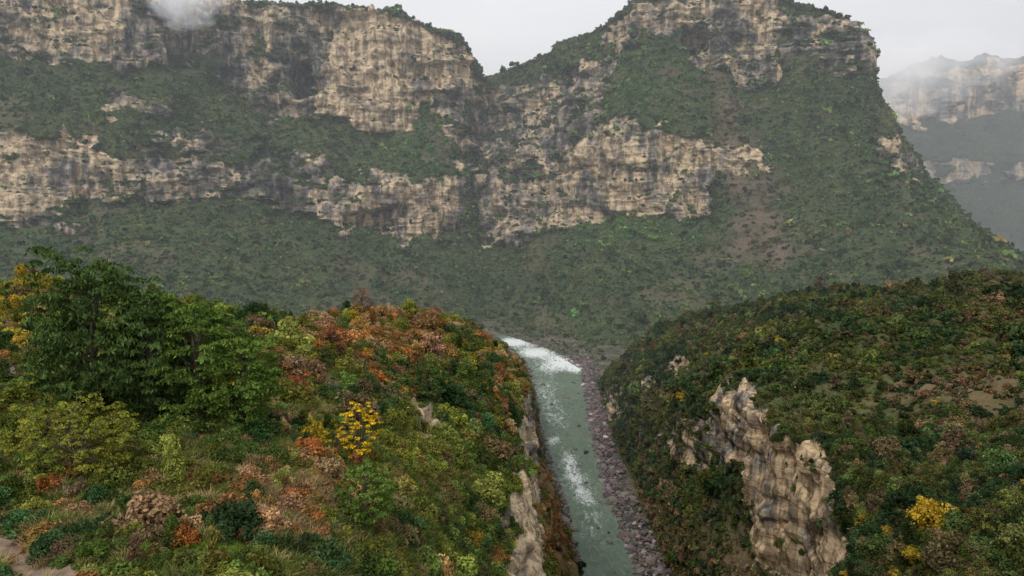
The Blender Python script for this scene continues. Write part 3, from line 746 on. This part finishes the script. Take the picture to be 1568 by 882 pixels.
# =================================================================== MIST AND LOW CLOUD
def vol_mat(name, dens, cloud=False):
    m = bpy.data.materials.new(name); m.use_nodes = True; t = m.node_tree; t.nodes.clear()
    o = t.nodes.new('ShaderNodeOutputMaterial')
    if not cloud:
        v = t.nodes.new('ShaderNodeVolumeScatter')
        v.inputs['Color'].default_value = (.88, .95, 1, 1); v.inputs['Density'].default_value = dens; v.inputs['Anisotropy'].default_value = 0.0
        t.links.new(v.outputs[0], o.inputs['Volume'])
    else:
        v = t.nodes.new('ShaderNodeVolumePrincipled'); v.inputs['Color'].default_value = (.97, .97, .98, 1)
        v.inputs['Emission Color'].default_value = (.93, .95, 1, 1)  # added glow brightens the cloud, standing in for multiply scattered light
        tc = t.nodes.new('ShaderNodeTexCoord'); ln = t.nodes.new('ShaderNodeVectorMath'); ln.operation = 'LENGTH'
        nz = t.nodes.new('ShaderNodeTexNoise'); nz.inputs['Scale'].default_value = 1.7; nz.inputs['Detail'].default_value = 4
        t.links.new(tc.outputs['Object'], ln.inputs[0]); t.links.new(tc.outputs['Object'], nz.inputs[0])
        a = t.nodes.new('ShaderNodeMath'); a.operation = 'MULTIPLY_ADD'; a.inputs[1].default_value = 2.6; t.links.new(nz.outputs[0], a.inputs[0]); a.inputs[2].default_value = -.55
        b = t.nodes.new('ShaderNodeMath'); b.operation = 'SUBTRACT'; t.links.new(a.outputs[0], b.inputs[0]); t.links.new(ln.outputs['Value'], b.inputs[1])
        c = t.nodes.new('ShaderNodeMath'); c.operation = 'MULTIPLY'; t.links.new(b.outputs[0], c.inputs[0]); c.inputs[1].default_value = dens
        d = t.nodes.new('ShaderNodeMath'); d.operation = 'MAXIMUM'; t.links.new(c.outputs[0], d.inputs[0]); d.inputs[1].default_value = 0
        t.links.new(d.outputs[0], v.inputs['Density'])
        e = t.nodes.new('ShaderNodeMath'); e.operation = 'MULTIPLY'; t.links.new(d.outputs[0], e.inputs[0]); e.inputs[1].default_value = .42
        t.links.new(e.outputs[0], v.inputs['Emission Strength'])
        t.links.new(v.outputs[0], o.inputs['Volume'])
    return m
c = np.array([[x, y, z] for x in (-4500, 4500) for y in (450, 6000) for z in (-400, 900)])
make_obj('valley_mist', c, [[0, 1, 3, 2], [4, 6, 7, 5], [0, 4, 5, 1], [2, 3, 7, 6], [0, 2, 6, 4], [1, 5, 7, 3]], vol_mat('valley_mist', .000125), False)
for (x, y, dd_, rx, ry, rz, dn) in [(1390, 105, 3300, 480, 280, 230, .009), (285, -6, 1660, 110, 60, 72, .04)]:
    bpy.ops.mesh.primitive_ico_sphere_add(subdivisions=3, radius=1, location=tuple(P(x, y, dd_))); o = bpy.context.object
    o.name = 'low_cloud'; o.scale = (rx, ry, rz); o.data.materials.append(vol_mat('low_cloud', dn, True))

# =================================================================== SKY, SUN, CAMERA
w = bpy.data.worlds.new('World'); scene.world = w; w.use_nodes = True; t = w.node_tree; t.nodes.clear()
o = t.nodes.new('ShaderNodeOutputWorld'); bg = t.nodes.new('ShaderNodeBackground'); sk = t.nodes.new('ShaderNodeTexSky')
sk.sky_type = 'NISHITA'; sk.sun_disc = False; sk.sun_elevation = math.radians(48); sk.sun_rotation = math.radians(205)
tc = t.nodes.new('ShaderNodeTexCoord'); mp = t.nodes.new('ShaderNodeMapping'); mp.inputs['Scale'].default_value = (1, 1, 3.2)
nz = t.nodes.new('ShaderNodeTexNoise'); nz.inputs['Scale'].default_value = 2.2; nz.inputs['Detail'].default_value = 6
rp = t.nodes.new('ShaderNodeValToRGB'); rp.color_ramp.elements[0].position = .3; rp.color_ramp.elements[1].position = .7
rp.color_ramp.elements[0].color = (6.0, 6.12, 6.45, 1); rp.color_ramp.elements[1].color = (7.4, 7.45, 7.6, 1)
mx = t.nodes.new('ShaderNodeMix'); mx.data_type = 'RGBA'; mx.inputs[0].default_value = .93
L = t.links.new
L(tc.outputs['Generated'], mp.inputs[0]); L(mp.outputs[0], nz.inputs[0]); L(nz.outputs[0], rp.inputs[0])
L(sk.outputs[0], mx.inputs[6]); L(rp.outputs[0], mx.inputs[7]); L(mx.outputs[2], bg.inputs[0]); bg.inputs[1].default_value = .145
L(bg.outputs[0], o.inputs[0])
sl = bpy.data.lights.new('sun', 'SUN'); sl.energy = 1.5; sl.angle = math.radians(12); sl.color = (1, .96, .91)
so = bpy.data.objects.new('sun', sl); scene.collection.objects.link(so); so.rotation_euler = (math.radians(42), 0, math.radians(-25))
cam = bpy.data.cameras.new('camera'); co = bpy.data.objects.new('camera', cam); scene.collection.objects.link(co)
cam.sensor_width = 36; cam.lens = 36*F/1568; cam.clip_start = .5; cam.clip_end = 30000
co.location = (0, 0, 0); co.rotation_euler = (math.radians(83), 0, 0); scene.camera = co
